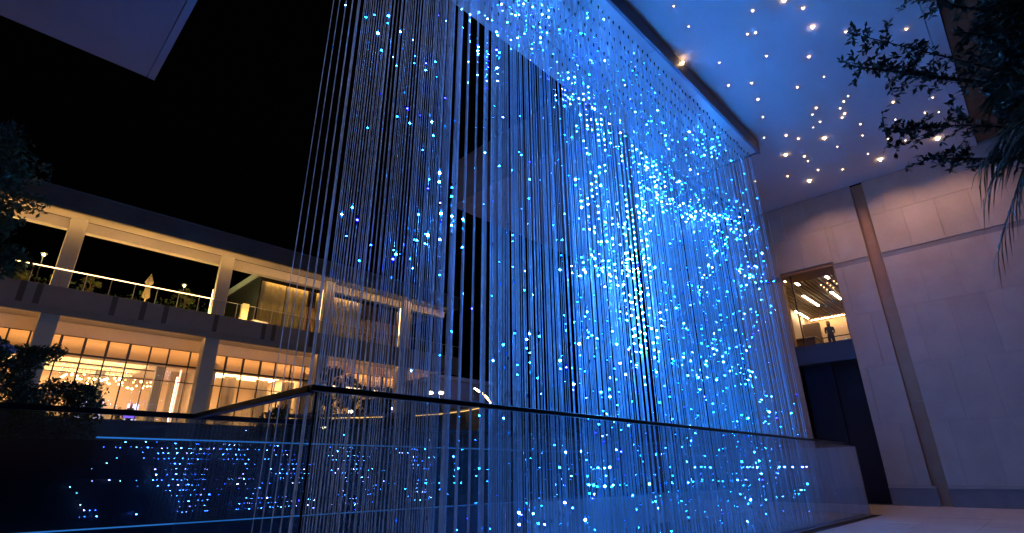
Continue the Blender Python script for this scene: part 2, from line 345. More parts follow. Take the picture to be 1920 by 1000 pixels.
# doorway recess
bx('door_recess', M['black'], w, 29.2, 29.4, 5.3, 8.1, .2, 7.05)
bx('door_jamb', M['darkstone'], w, WX+.05, 29.2, 5.35, 5.447, .2, 6.2)
bx('door_jamb', M['darkstone'], w, WX+.05, 29.2, 7.9, 8.0, .2, 6.2)
bx('door_threshold', M['black'], w, WX+.05, 29.2, 5.45, 7.9, .15, .225)
dr = bx('door', M['black'], w, 28.2, 28.26, 5.45, 6.62, .23, 6.2); bx('door', M['black'], w, 28.2, 28.26, 6.66, 7.9, .23, 6.2)
bx('door_handle', M['rail'], w, 28.12, 28.2, 6.5, 6.55, 1.0, 2.4)
bx('door_fascia', M['navy'], w, WX-.02, 29.2, 5.452, 7.895, 6.2, 7.06, bevel=.01)
# upper room seen through the window
bx('window_pane', M['wglass'], w, WX+.20, WX+.212, 5.5, 7.45, 7.08, 10.8)
bx('window_pane', M['wglass'], w, WX+.20, WX+.212, 7.5, 7.88, 7.08, 10.8)
wf = bx('window_frame', M['frame'], w, WX+.16, WX+.26, 7.45, 7.5, 7.07, 10.84)
bx('window_frame', M['bronze'], w, WX+.04, WX+.45, 5.455, 5.5, 7.07, 10.84); bx('window_frame', M['bronze'], w, WX+.04, WX+.45, 7.88, 7.895, 7.07, 10.84)
bx('window_head', M['bronze'], w, WX+.04, 28.9, 5.5, 7.88, 10.68, 10.84)
bx('window_sill', M['navy'], w, WX-.03, WX+.5, 5.452, 7.895, 7.063, 7.10)
bx('room_floor', M['wood'], w, 28.0, 40, 2, 10.25, 7.0, 7.16)
bx('wall_washer', M['hall_led'], w, 39.1, 39.2, 2.4, 9.9, 11.05, 11.1); bx('wall_washer', M['hall_led'], w, 29.0, 29.05, 5.0, 9.9, 10.9, 10.95)  # glowing strips added to brighten the upper room
bx('room_back_wall', M['warmwall'], w, 39.5, 39.8, 2, 10.25, 7.16, 11.2)
bx('room_side_wall', M['warmwall'], w, 28.2, 39.5, 10.0, 10.25, 7.16, 11.2); bx('room_side_wall', M['warmwall'], w, 28.2, 39.5, 2, 2.3, 7.16, 11.2)
bx('room_ceiling', M['wood'], w, 28.0, 39.8, 2, 10.25, 11.2, 11.4)
for i in range(29):
    y = 4.2+i*.2
    bx('ceiling_slat', M['slat'], w, 28.9, 39.5, y, y+.09, 11.06, 11.17)
bx('partition', M['wood'], w, 37.2, 37.5, 9.0, 9.95, 7.16, 10.4)
bx('guard_rail', M['rail'], w, 33.5, 33.56, 6.0, 9.3, 8.55, 8.60)
for i, (x0, x1, y) in enumerate([(28.95,30.4,7.86),(28.9,30.35,6.38),(32.5,35.4,8.33),(32.9,34.9,6.97),(35.6,38.1,9.75)]):
    labs = ['glowing linear lamp at the top left of the upper window ceiling', 'glowing linear lamp at the top right of the upper window ceiling', 'longest glowing linear lamp in the middle of the upper window ceiling', 'glowing linear lamp at the right edge of the upper window ceiling', 'lowest glowing linear lamp nearest the dark partition in the upper room', 'linear lamp of the upper room behind the wall', 'linear lamp deep in the upper room behind the wall']
    t = thing('linear_lamp', labs[i], 'ceiling lamp', (x0, y, 10.98), 'linear lamps under the upper room ceiling')
    bx('housing', M['frame'], t, x0, x1, y-.07, y+.07, 10.99, 11.05); bx('tube', M['tube'], t, x0+.02, x1-.02, y-.055, y+.055, 10.955, 10.988)
for i in range(9):
    x = 31.2+(i % 3)*.55+.1*(i//3); y = 6.35+(i//3)*.35
    t = thing('recessed_spotlight', '%s spotlight, %s row, in the small grid between the linear lamps' % (('nearest', 'middle', 'farthest')[i % 3], ('right', 'centre', 'left')[i//3]), 'spotlight', (x, y, 11.03), 'small spotlight grid in the upper room ceiling')
    MB().lathe((x, y, 11.0), [(.024, 0), (.03, .05)], 8).build('lens', M['warm_led'], t)

# ------------------------------------------------------------------ people
def person(name, label, loc, rot, H_=1.65, pose='stand', top='darkcloth', low='darkcloth'):
    t = thing(name, label, 'person', loc); t.rotation_euler = (0, 0, rot)
    k = H_/1.7
    if pose == 'stand':
        J = [(0,0,.95,.13),(0,0,1.12,.115),(0,.01,1.3,.14),(0,.01,1.43,.075),(0,.01,1.5,.05),
             (.09,0,.9,.095),(.1,.01,.5,.06),(.1,0,.09,.042),(.1,-.13,.035,.035),
             (-.09,0,.9,.095),(-.1,.01,.5,.06),(-.1,0,.09,.042),(-.1,-.13,.035,.035),
             (.17,0,1.38,.055),(.20,.0,1.12,.042),(.16,-.22,1.02,.032),(.14,-.31,1.03,.022),
             (-.17,0,1.38,.055),(-.20,-.01,1.12,.042),(-.17,-.24,1.06,.032),(-.15,-.33,1.08,.022)]
    else:
        J = [(0,0,.5,.14),(0,-.01,.68,.12),(0,-.02,.88,.14),(0,-.02,1.01,.075),(0,-.03,1.08,.05),
             (.09,-.05,.48,.095),(.11,-.45,.5,.065),(.11,-.45,.09,.042),(.11,-.58,.035,.035),
             (-.09,-.05,.48,.095),(-.11,-.45,.5,.065),(-.11,-.45,.09,.042),(-.11,-.58,.035,.035),
             (.17,-.02,.96,.055),(.23,-.1,.72,.042),(.16,-.34,.74,.032),(.12,-.43,.76,.022),
             (-.17,-.02,.96,.055),(-.23,-.1,.72,.042),(-.16,-.34,.74,.032),(-.12,-.43,.76,.022)]
    E_ = [(0,1),(1,2),(2,3),(3,4),(0,5),(5,6),(6,7),(7,8),(0,9),(9,10),(10,11),(11,12),(2,13),(13,14),(14,15),(15,16),(2,17),(17,18),(18,19),(19,20)]
    V = [(a*k, b*k, c*k) for a, b, c, r in J]
    # five fingers from each hand
    R_ = [r*k for a, b, c, r in J]
    for hnd, sgn in ((16, 1), (20, -1)):
        hx, hy, hz = V[hnd]
        for q in range(5):
            ox = (-.02+.0125*q)*sgn*k; ln = (.05, .065, .07, .063, .045)[q]*k if q else .04*k
            i0 = len(V); V.append((hx+ox, hy-.03*k, hz)); V.append((hx+ox*1.5, hy-.03*k-ln, hz-.02*k)); R_ += [.0085*k, .007*k]
            E_ += [(hnd, i0), (i0, i0+1)]
    me = bpy.data.meshes.new('body'); me.from_pydata(V, E_, []); me.update()
    o = bpy.data.objects.new('body', me); C.objects.link(o); o.parent = t
    md = o.modifiers.new('skin', 'SKIN'); md.use_smooth_shade = True
    for i, sv in enumerate(me.skin_vertices[0].data): sv.radius = (R_[i], R_[i]); sv.use_root = (i == 0)
    md2 = o.modifiers.new('sub', 'SUBSURF'); md2.levels = 1; md2.render_levels = 1
    me.materials.append(M[top])
    hx, hy, hz = V[4]; hz += .11*k
    b = MB(); prof = [(.03, -.12), (.058, -.095), (.07, -.04), (.078, .02), (.07, .07), (.045, .105), (.01, .118)]
    b.lathe((0, 0, 0), [(r*k, z*k) for r, z in prof], 14)
    b.v += [(0, -.105*k, -.02*k), (.016*k, -.072*k, -.03*k), (-.016*k, -.072*k, -.03*k), (0, -.072*k, .025*k)]
    i = len(b.v)-4; b.f += [(i, i+1, i+3), (i, i+3, i+2), (i, i+2, i+1)]
    me2 = b.mesh('head', M['skin'])
    for p in me2.polygons: p.use_smooth = True
    inst('head', me2, t, (hx, hy-.01, hz))
    hb = MB(); hb.lathe((0, 0, 0), [(.06*k, -.17*k), (.088*k, -.10*k), (.09*k, 0), (.084*k, .07*k), (.055*k, .115*k), (.012*k, .13*k)], 14)
    mh = hb.mesh('hair', M['hair'])
    for p in mh.polygons: p.use_smooth = True
    inst('hair', mh, t, (hx, hy+.022*k, hz+.005))
    return t
person('person', 'person with dark shoulder length hair standing behind the upper window at a counter', (31.0, 7.05, 7.16), radians(-78), 1.72)
dk = thing('counter_desk', 'dark counter with pale top edge in front of the standing person upstairs', 'counter', (30.4, 8.2, 7.16))
bx('body', M['wood'], dk, 30.1, 31.0, 7.6, 9.6, 7.161, 8.0); bx('counter_top', M['marble'], dk, 30.05, 31.05, 7.55, 9.65, 8.0, 8.05, bevel=.01)
bx('ledger_tray', M['frame'], dk, 30.3, 30.6, 8.5, 9.1, 8.052, 8.10)

# ------------------------------------------------------------------ glass basin
bs = thing('glass_balustrade', 'dark railed glass wall running along the foot of the light strings', 'balustrade', (13, 5.7, 0))
bx('handrail', M['rail'], bs, 2.62, 23.3, 5.65, 5.75, 2.45, 2.515, bevel=.01)
xs = [2.70, 5.3, 7.9, 10.5, 13.1, 15.7, 18.3, 20.9, 24.8]
for i in range(8):
    bx('glass_panel', M['fglass'], bs, xs[i]+.006, xs[i+1]-.006, 5.69, 5.706, .02, 2.439 if i < 7 else 2.42)
bx('base_channel', M['beam'], bs, 2.7, 24.8, 5.62, 5.76, -.02, .018)
sb = thing('side_balustrade', 'short dark railed glass wall at the near left end of the light strings', 'balustrade', (2.7, 7.8, 0))
bx('handrail', M['rail'], sb, 2.62, 2.74, 5.763, 9.84, 2.44, 2.52, bevel=.01)
bx('corner_post', M['rail'], sb, 2.67, 2.69, 5.66, 5.68, 0, 2.438)
for a, b_ in ((5.77, 7.82), (7.84, 9.86)): bx('glass_panel', M['pglass'], sb, 2.67, 2.686, a, b_, .02, 2.438)
bb = thing('back_balustrade', 'dark reflective glass wall with blue lit edges left of the light strings', 'balustrade', (2, 9.9, .9))
bx('handrail', M['rail'], bb, -6, 24.7, 9.845, 9.96, 2.44, 2.52, bevel=.01)
xb = [-6, -3.4, -.8, 2.76, 5.4, 8.0, 10.6, 13.2, 15.8, 18.4, 21, 24.7]
for i in range(len(xb)-1): bx('glass_panel', M['bglass'], bb, xb[i]+.005, xb[i+1]-.005, 9.9, 9.915, .93, 2.438)
bx('light_edge', M['blue_led'], bb, 1.45, 24.7, 9.87, 9.897, 2.105, 2.125)
bx('light_edge', M['blue_led'], bb, -6, 24.7, 9.87, 9.898, .90, .915)
bx('base_wall', M['navy'], bb, -6, 24.7, 9.9, 10.2, 0, .9)
tag(bx('basin_floor', M['basinfloor'], None, 2.72, 24.7, 5.8, 9.86, -.05, .03), kind='structure')
ew = thing('basin_end_wall', 'pale blue lit end wall of the glass basin beside the dark doorway', 'wall', (24.8, 7.8, 0))
for k in range(3): bx('wall_slab', M['basinwall'], ew, 24.68, 24.82, 5.72+k*1.37, 5.72+(k+1)*1.37-.01, .019, 2.40, bevel=.006)
fw = thing('basin_back_screen', 'frosted pale screen behind the right half of the light strings base', 'screen', (16, 9.7, 0))
for k in range(6): bx('screen_panel', M['basinwall'], fw, 10.5+k*2.36, 10.5+(k+1)*2.36-.012, 9.7, 9.76, .031, .89)
# reflections of the light strings, built as tiny glowing glints behind the dark glass
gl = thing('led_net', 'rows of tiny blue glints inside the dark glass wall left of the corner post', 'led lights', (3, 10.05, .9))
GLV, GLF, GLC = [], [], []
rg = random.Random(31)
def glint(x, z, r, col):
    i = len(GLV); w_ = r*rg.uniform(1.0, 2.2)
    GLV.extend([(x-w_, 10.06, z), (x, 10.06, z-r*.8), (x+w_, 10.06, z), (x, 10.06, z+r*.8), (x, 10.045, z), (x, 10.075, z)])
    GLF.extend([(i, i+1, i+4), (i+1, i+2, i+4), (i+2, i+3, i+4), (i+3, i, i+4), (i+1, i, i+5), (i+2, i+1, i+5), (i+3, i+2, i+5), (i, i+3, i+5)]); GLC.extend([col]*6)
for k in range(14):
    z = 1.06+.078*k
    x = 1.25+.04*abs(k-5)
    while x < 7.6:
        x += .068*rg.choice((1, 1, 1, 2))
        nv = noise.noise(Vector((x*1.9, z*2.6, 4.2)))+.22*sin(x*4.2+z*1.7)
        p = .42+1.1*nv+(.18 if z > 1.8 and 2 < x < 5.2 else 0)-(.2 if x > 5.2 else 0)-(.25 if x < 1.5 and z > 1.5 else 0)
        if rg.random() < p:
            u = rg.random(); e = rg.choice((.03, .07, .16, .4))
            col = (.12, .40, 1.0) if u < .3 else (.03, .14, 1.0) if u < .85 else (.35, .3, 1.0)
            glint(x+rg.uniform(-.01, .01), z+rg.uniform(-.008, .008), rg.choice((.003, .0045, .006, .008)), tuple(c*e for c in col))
# raised garden behind the basin
rg = tag(bx('garden_terrace', M['deck'], None, -30, 60, 10.45, 22.99, -.05, 2.05), kind='structure')
tag(bx('upper_terrace', M['deck'], None, -60, 80, 23, 60, -.05, 3.4), kind='structure')
tag(bx('terrace_wall', M['darkstone'], None, -30, 60, 10.25, 10.448, -.05, 2.09), kind='structure')
for j, (z, y) in enumerate([(2.12, 11.2), (2.19, 12.6), (2.26, 14.2)]):
    bx('terrace_step', M['darkstone'], rg, -6, 12, y, y+1.2, 2.051, z+.02)

# ------------------------------------------------------------------ light strings
rows_y = [6.10+.307*i for i in range(8)]
NX = 67; DX = .262; X0 = 3.22
strokes = [([(5.68,10.87),(5.92,10.29),(6.08,9.82)],6.4,.3,.62),([(6.71,12.15),(7.68,12.72),(7.66,11.9)],6.7,.5,.62),([(7.2,13.4),(7.6,12.6)],6.4,.5,.62),([(9.39,13.71),(9.19,12.78)],6.4,.4,.3),
([(8.46,10.54),(9.18,10.12),(9.82,9.72)],6.4,.42,.85),([(5.52,9.32),(5.67,9.08)],6.2,.3,.9),([(8.3,10.72),(8.69,10.29)],6.6,.4,.6),
([(10.51,9.79),(11.78,9.44),(12.14,8.39)],6.2,.36,.8),([(12.64,9.76),(13.96,9.27),(15.04,9.38)],6.5,.4,.7),([(11.54,10.9),(11.49,12.41)],6.5,.3,.4),
([(11.04,7.8),(11.02,6.74),(10.65,5.66),(10.91,4.93),(10.71,4.13)],6.25,.50,.95),([(9.36,8.37),(9.52,7.25),(10.14,6.6),(9.85,5.7)],6.5,.25,.75),([(8.71,5.79),(9.39,5.72)],6.5,.2,.8),
([(15.54,9.71),(17.84,9.23)],6.9,.45,.4),([(10.05,4.86),(8.97,4.18),(8.2,3.41)],6.6,.35,.3),([(12.39,5.35),(15.3,6.95),(16.95,8.52)],6.8,.4,.35),([(15.81,12.81),(18.02,12.94)],6.4,.6,.3),
([(16.72,11.05),(17.04,10.1),(19.72,10.36)],6.5,.55,.3),([(6.88,4.03),(6.59,3.4),(7.13,2.71)],6.5,.3,.4),([(6.76,1.62),(11.04,1.63),(15.35,1.72)],6.2,.06,.3),([(15.3,1.62),(20.64,1.64)],6.2,.08,.5),
([(8.44,1.35),(19.04,1.33)],6.4,.05,.3),([(15.03,.96),(19.17,.98)],6.2,.16,.5),([(6.26,.89),(8.41,.71)],6.2,.15,.6),([(3.25,8.96),(3.62,8.99),(4.27,8.88),(4.65,8.69)],6.5,.16,.15),
([(3.36,7.53),(3.75,7.38),(4.21,7.33),(4.71,7.32)],6.4,.15,.15),([(3.4,5.17),(3.9,4.75),(4.4,4.71),(4.92,5.91)],6.8,.2,.4),([(4.51,6.08),(5.15,5.72),(4.93,5.35)],6.2,.2,.7),
([(14.69,5.11),(17.51,4.51),(18.71,3.25)],6.6,.5,.5),([(12.6,4.17),(14.95,3.72)],6.3,.4,.5),([(17.48,7.76),(20.43,8.77)],6.4,.5,.3)]
def seg_d(px, pz, pts):
    best = 9
    for (ax, az), (bx_, bz) in zip(pts, pts[1:]):
        dx, dz = bx_-ax, bz-az; L = dx*dx+dz*dz+1e-9; t = max(0, min(1, ((px-ax)*dx+(pz-az)*dz)/L))
        best = min(best, sqrt((px-ax-t*dx)**2+(pz-az-t*dz)**2))
    return best
rnd = random.Random(11)
def bead(vs, fs, cs, x, y, z, r, col, tri):
    i = len(vs)
    if tri:   # little three sided prism-like drop, point downwards
        t0 = YAW+.3
        for k in range(3):
            t = t0+2*pi*k/3; vs.append((x+r*1.15*cos(t), y+r*1.15*sin(t), z+r*.75))
        vs.append((x, y, z-r*1.3)); fs += [(i, i+1, i+2), (i, i+3, i+1), (i+1, i+3, i+2), (i+2, i+3, i)]; n = 4
    else:
        t = 2*pi
        vs.append((x, y, z+r*1.1))
        for h in (.55, -.55):
            for k in range(6): a = t*k/6+(.5 if h < 0 else 0); vs.append((x+r*.9*cos(a), y+r*.9*sin(a), z+r*h))
        vs.append((x, y, z-r*1.1))
        for k in range(6):
            k2 = (k+1) % 6
            fs += [(i, i+1+k, i+1+k2), (i+1+k, i+7+k, i+1+k2), (i+1+k2, i+7+k, i+7+k2), (i+7+k, i+13, i+7+k2)]
        n = 14
    cs += [col]*n
    # halo around the diode, built as a dim glowing sleeve on the cord
    i = len(vs); L_, q_ = r*4.5, RC*1.3+r*.15
    for dz_ in (-L_, 0, L_):
        for k in range(4): vs.append((x+q_*cos(pi*k/2)*(1 if dz_ == 0 else .8), y+q_*sin(pi*k/2)*(1 if dz_ == 0 else .8), z+dz_))
    fs += [(i+4*a+k, i+4*a+(k+1) % 4, i+4*a+4+(k+1) % 4, i+4*a+4+k) for a in (0, 1) for k in range(4)]
    dim = tuple(c*f for c, f in zip(col, (.0007, .0048, .0062)))
    cs += [tuple(c*.15 for c in dim)]*4+[dim]*4+[tuple(c*.15 for c in dim)]*4
def lit_points(x, y):
    out = []
    near = [s for s in strokes if abs(y-s[1]) < .68 and min(p[0] for p in s[0])-1 < x < max(p[0] for p in s[0])+1]
    zoff = 0
    z = .32+zoff
    while z < 13.7:
        if x < 5.6: base = .0035
        elif x < 8: base = .020
        elif x < 11: base = .042
        else: base = .040
        if z > 11 and 5.5 < x < 12: base *= 2.1
        if z < 2.2: base *= 1.1 if x > 5.5 else 1.3
        nv = noise.noise(Vector((x*.55, y*1.1, z*.42)))
        p = base*max(.15, 1+2.6*nv)
        wht = .22; boost = 1.0
        for pts, by, wd_, wp in near:
            d = seg_d(x, z, pts)
            if d < wd_:
                q = 1-(d/wd_)**2; k = 1-abs(y-by)/.72
                p = max(p, (.9 if wp > .6 else .36 if wd_ > .2 else .75 if x < 5.6 else .3)*q**.5*k); wht = max(wht, wp); boost = 1.15
        if rnd.random() < p:
            u = rnd.random()
            if u < wht*.85: col = (.05, .30, 1.0); e = 1.9 if wht > .6 else 1.4
            elif u < wht: col = (.16, .22, 1.0); e = 1.0
            elif u < .93: col = (.002+.01*rnd.random(), .13+.18*rnd.random(), 1.0); e = .6
            else: col = (.01, .012, 1.0); e = .5
            e *= rnd.choice((.12, .3, .6, 1, 1.5, 2.2))
            far = min(1, max(0, (x-5)/14))
            r = (.0108+.0044*far)*rnd.choice((.5, .65, .8, 1, 1.1, 1.5))*boost
            if wht > .7: r = (.0152+.0055*far)*rnd.uniform(.8, 1.1)
            out.append((z, r, tuple(c*e for c in col), (x > 11.5 or z > 9) and rnd.random() < .8))
        z += .168
    return out
def led_obj(vs, fs, cs, parent, name='led_beads'):
    me = bpy.data.meshes.new(name); me.from_pydata(vs, [], fs); me.update()
    ca = me.color_attributes.new('Col', 'FLOAT_COLOR', 'POINT')
    ca.data.foreach_set('color', [q for c in cs for q in (*c, 1.0)])
    me.materials.append(M['led'])
    o = bpy.data.objects.new(name, me); C.objects.link(o)
    if parent: o.parent = parent
    o['kind'] = 'stuff'
    return o
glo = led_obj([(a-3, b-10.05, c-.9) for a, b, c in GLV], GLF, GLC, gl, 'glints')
RC = .0078
def cord_geo(b, x, y):
    b.tube([(x, y, .05), (x, y, 4.6), (x, y, 9.2), (x, y, 13.86)], RC, 5, cap=False)
    b.c.append(len(b.f)); b.lathe((x, y, 13.80), [(.010, 0), (.022, .09), (.022, .13)], 6)
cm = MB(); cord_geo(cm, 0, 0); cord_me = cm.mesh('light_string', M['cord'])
def dark_hooks(me, starts):      # the ceiling fixing of each string is dark metal
    me.materials.append(M['rail'])
    for a in starts:
        for k in range(a, a+14): me.polygons[k].material_index = 1
dark_hooks(cord_me, cm.c)
pos = []
for iy, y in enumerate(rows_y):
    for ix in range(NX):
        jt = .004 if ix < 20 else .03
        x = X0+ix*DX+(jt*rnd.uniform(-1, 1)); yy = y+jt*rnd.uniform(-1, 1)
        if rnd.random() < .02 and ix > 4: continue
        pos.append((x, yy))
pos.sort(key=lambda p: p[0]**2+p[1]**2)
SG = 'hanging light strings of the blue light curtain'
rest = MB(); rv, rf, rc = [], [], []
for i, (x, y) in enumerate(pos):
    pts = lit_points(x, y)
    if i < 300:
        vs, fs, cs = [], [], []
        for z, r, c, tri in pts: bead(vs, fs, cs, 0, 0, z, r, c, tri)
        o = bpy.data.objects.new('light_string', cord_me); C.objects.link(o); o.location = (x, y, 0)
        th = math.degrees(math.atan2(x, y)); fr = 'nearest' if y < 6.6 else 'middle' if y < 7.6 else 'farther'
        if x < X0+.1: lab = '%s thin dim light string counted from the left edge of the curtain' % ('', 'first', 'second', 'third', 'fourth', 'fifth', 'sixth', 'seventh', 'eighth')[8-rows_y.index(min(rows_y, key=lambda q: abs(q-y)))]
        else:
            pl_ = ('in front of the lit upper curtains', 'above the balustrade corner', 'before the roof end of the lit building', 'left of the wide dark gaps', 'between the wide dark gaps', 'before the grey canopy block', 'right of the grey canopy block', 'under the top bead cluster', 'left of the white bead column', 'by the white bead column')[max(0, min(9, int((th-25)/3.6)))]
            lab = 'blue light string in the %s rows %s' % (fr, pl_)
        tag(o, lab, 'light string', SG)
        if vs: led_obj(vs, fs, cs, o)
    else:
        cord_geo(rest, x, y)
        for z, r, c, tri in pts: bead(rv, rf, rc, x, y, z, r, c, tri)
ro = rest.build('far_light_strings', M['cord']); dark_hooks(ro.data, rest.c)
ro = tag(ro, 'mass of hundreds of far blue light strings at the right end of the curtain', 'light strings', SG, 'stuff')
led_obj(rv, rf, rc, ro)

# ------------------------------------------------------------------ building across the garden
B0 = 38.0
hb = thing('hotel_building', 'long two storey building with warm lit hall windows and open upper terrace', 'building', (10, B0, 3.4))
AX0, AX1 = -14, 30.4
cols = [-6.6, 1.6, 9.95, 17.7, 25.0]
bx('roof_fascia', M['fascia'], hb, AX0, AX1, 37.0, 37.2, 15.835, 17.05, bevel=.02)
bx('roof', M['concrete'], hb, AX0, 13.4, 37.2, 39.2, 15.9, 16.4); bx('roof', M['concrete'], hb, 13.4, AX1, 37.2, 52, 15.9, 16.4)
bx('slab_uplight', M['uplight'], hb, AX0, 13.0, 38.12, 38.2, 11.602, 11.612); bx('fascia_light', M['soffit_led'], hb, AX0, AX1, 37.21, 37.24, 15.875, 15.895)  # unseen fascia strip added to brighten the roof soffit and beam
bx('roof_cap', M['slabgrey'], hb, AX0, AX1+.1, 36.93, 37.3, 17.05, 17.12)
bx('roof_beam', M['concrete'], hb, AX0, AX1-.5, 38.43, 38.9, 15.25, 15.898, bevel=.02)
bx('soffit_groove', M['slabjoint'], hb, AX0, AX1-.5, 38.36, 38.428, 15.88, 15.899)
bx('floor_slab', M['slabgrey'], hb, AX0, AX1+1, 38.0, 52, 10.42, 11.6)
bx('slab_lip', M['slabgrey'], hb, AX0, AX1+1, 37.94, 38.16, 10.0, 10.419, bevel=.015)
for x in (-4.6, -3.4, .55, 1.25, 4.7, 6.2, 7.4, 10.35, 13.5, 14.2, 17.0, 20.3, 21.2, 24.4, 27.2):
    bx('slab_joint_panel', M['slabjoint'], hb, x-.14, x+.14, 37.985, 37.999, 10.43, 11.59)
bx('soffit', M['warmwall'], hb, AX0, AX1, 38.165, 41.0, 10.30, 10.41)
bx('cove_light', M['warm_cove'], hb, AX0, AX1, 38.17, 38.2, 10.06, 10.09)
for i, x in enumerate(cols):
    c = bx('column', M['colgrey'], hb, x, x+.82, 38.02, 38.42, 11.6, 15.895, bevel=.02)
    bx('column', M['colgrey'], hb, x+.02, x+.86, 38.0, 38.8, 3.4, 9.995, bevel=.02)
    if i in (2, 3, 4): bx('column_light', M['warm_led'], hb, x-.045, x-.01, 38.44, 38.47, 11.62, 15.2 if i != 2 else 13.4)
# upper terrace balustrade
bx('handrail', M['warm_led'], hb, AX0, 9.9, 38.0, 38.035, 12.60, 12.635)
bx('handrail', M['marble'], hb, 9.9, AX1+1, 38.0, 38.035, 12.60, 12.625)
x = AX0+.3
bal = MB().box(-.018, .018, 0, .018, 0, .99).mesh('baluster', M['marble'])
gp = MB().box(0, 1.14, 0, .008, 0, .93).mesh('glass_panel', M['wglass'])
while x < AX1+1:
    inst('baluster', bal, hb, (x-hb.location.x, 38.02-hb.location.y, 11.605-hb.location.z))
    inst('glass_panel', gp, hb, (x+.03-hb.location.x, 38.028-hb.location.y, 11.62-hb.location.z)); x += 1.2
# upper storey right: glazed room with curtains
bx('upper_side_wall', M['frame'], hb, 13.5, 13.62, 40.3, 50, 11.6, 15.9)
bx('upper_back_wall', M['warmwall'], hb, 13.6, AX1-.6, 46.0, 46.2, 11.6, 15.9)
for x0, x1 in ((13.7, 17.6), (18.3, 22.6), (26.2, 28.0)):
    cmh = MB(); n = int((x1-x0)/.11)
    for k in range(n):
        xa, xb2 = x0+(x1-x0)*k/n, x0+(x1-x0)*(k+1)/n
        ya, yb = 40.9+.07*sin(k*1.3), 40.9+.07*sin((k+1)*1.3)
        cmh.face((xa, ya, 11.62), (xb2, yb, 11.62), (xb2, yb, 15.7), (xa, ya, 15.7))
    cmh.build('curtain', M['curtain'], hb)
for x in (13.62, 15.6, 17.6, 19.6, 21.6, 23.6, 25.6, 27.6, 29.6): bx('window_frame', M['frame'], hb, x, x+.05, 40.5, 40.56, 11.6, 15.9)
bx('pelmet', M['frame'], hb, 13.62, AX1-.6, 40.575, 40.6, 15.55, 15.899)  # board added to hide the glowing strips behind it
bx('ceiling_light', M['warm_cove'], hb, 14, 22.5, 40.62, 40.66, 15.80, 15.86)  # glowing strips added to light the curtains
bx('ceiling_light', M['warm_cove'], hb, 26, 28.2, 40.62, 40.66, 15.80, 15.86)
# lower hall
bx('hall_floor', M['marble'], hb, AX0, AX1, 41, 52, 3.41, 4.6)
bx('hall_ceiling', M['ceiling'], hb, AX0, AX1, 41.9, 52, 9.0, 9.2)
bx('hall_back_wall', M['warmwall'], hb, AX0, AX1, 51.7, 52, 4.6, 9.0)
bx('hall_side_wall', M['warmwall'], hb, 10.75, 11.9, 41.2, 47, 4.6, 9.0)
bx('hall_side_wall', M['warmwall'], hb, 18.3, 19.0, 41.2, 51, 4.6, 9.0)
bx('window_head', M['warmwall'], hb, AX0, AX1, 41.0, 41.2, 9.53, 10.3)
bx('bulkhead', M['warmwall'], hb, AX0, AX1, 41.75, 41.85, 8.42, 9.9)
bx('bulkhead_light', M['warm_cove'], hb, AX0, AX1, 41.30, 41.335, 9.60, 9.62)
for k in range(16):   # hall ceiling beams with light strips
    y = 42.6+k*.58
    bx('ceiling_beam', M['ceiling'], hb, AX0, 8.6, y, y+.13, 8.78, 8.999)
for k in range(6): bx('ceiling_panel', M['hallpanel'], hb, AX0, 8.4, 43.25+k*1.5, 43.95+k*1.5, 8.97, 8.99)  # glowing panels added to brighten the hall ceiling
for x0, x1 in ((12.0, 18.2), (19.1, 30)):
    for k in range(3): bx('ceiling_panel', M['hallpanel'], hb, x0+.2, x1-.2, 42.8+k*1.8, 43.8+k*1.8, 8.97, 8.99)
for k in range(6):
    y = 43.0+k*1.5; bx('ceiling_strip', M['hall_led'], hb, AX0, 8.4, y, y+.09, 8.93, 8.96)
for x0, x1 in ((11.95, 18.2), (19.1, 30)):
    for k in range(3): bx('ceiling_strip', M['hall_led'], hb, x0+.2, x1-.2, 42.4+k*1.8, 42.5+k*1.8, 8.93, 8.96)
for x, y in ((8.9, 44.2), (6.1, 48.5), (-1.5, 47), (2.0, 50)): bx('hall_column', M['plaster_grey'], hb, x, x+.55, y, y+.5, 4.6, 9.0)
for x0, x1, y in ((9.6, 10.7, 43.2), (12.9, 13.8, 42.6), (15.2, 16.2, 42.7), (17.2, 18.1, 42.4)):
    cmh = MB(); n = int((x1-x0)/.1)
    for k in range(n):
        xa, xb2 = x0+(x1-x0)*k/n, x0+(x1-x0)*(k+1)/n
        cmh.face((xa, y+.05*sin(k*1.4), 4.62), (xb2, y+.05*sin((k+1)*1.4), 4.62), (xb2, y+.05*sin((k+1)*1.4), 8.4), (xa, y+.05*sin(k*1.4), 8.4))
    cmh.build('curtain', M['sheer'], hb)
bx('light_column', M['redled'], hb, 9.78, 9.86, 41.6, 41.66, 4.6, 8.3); bx('light_column', M['warm_bright'], hb, 9.66, 9.71, 41.6, 41.66, 4.6, 7.8)
bx('light_column', M['white_scr'], hb, 12.05, 12.13, 41.9, 41.95, 7.9, 8.3)
bx('wall_screen', M['white_scr'], hb, 5.9, 7.4, 51.5, 51.6, 5.1, 6.9)
bx('wall_screen', M['white_scr'], hb, 8.2, 8.9, 47.0, 47.05, 5.0, 6.4)
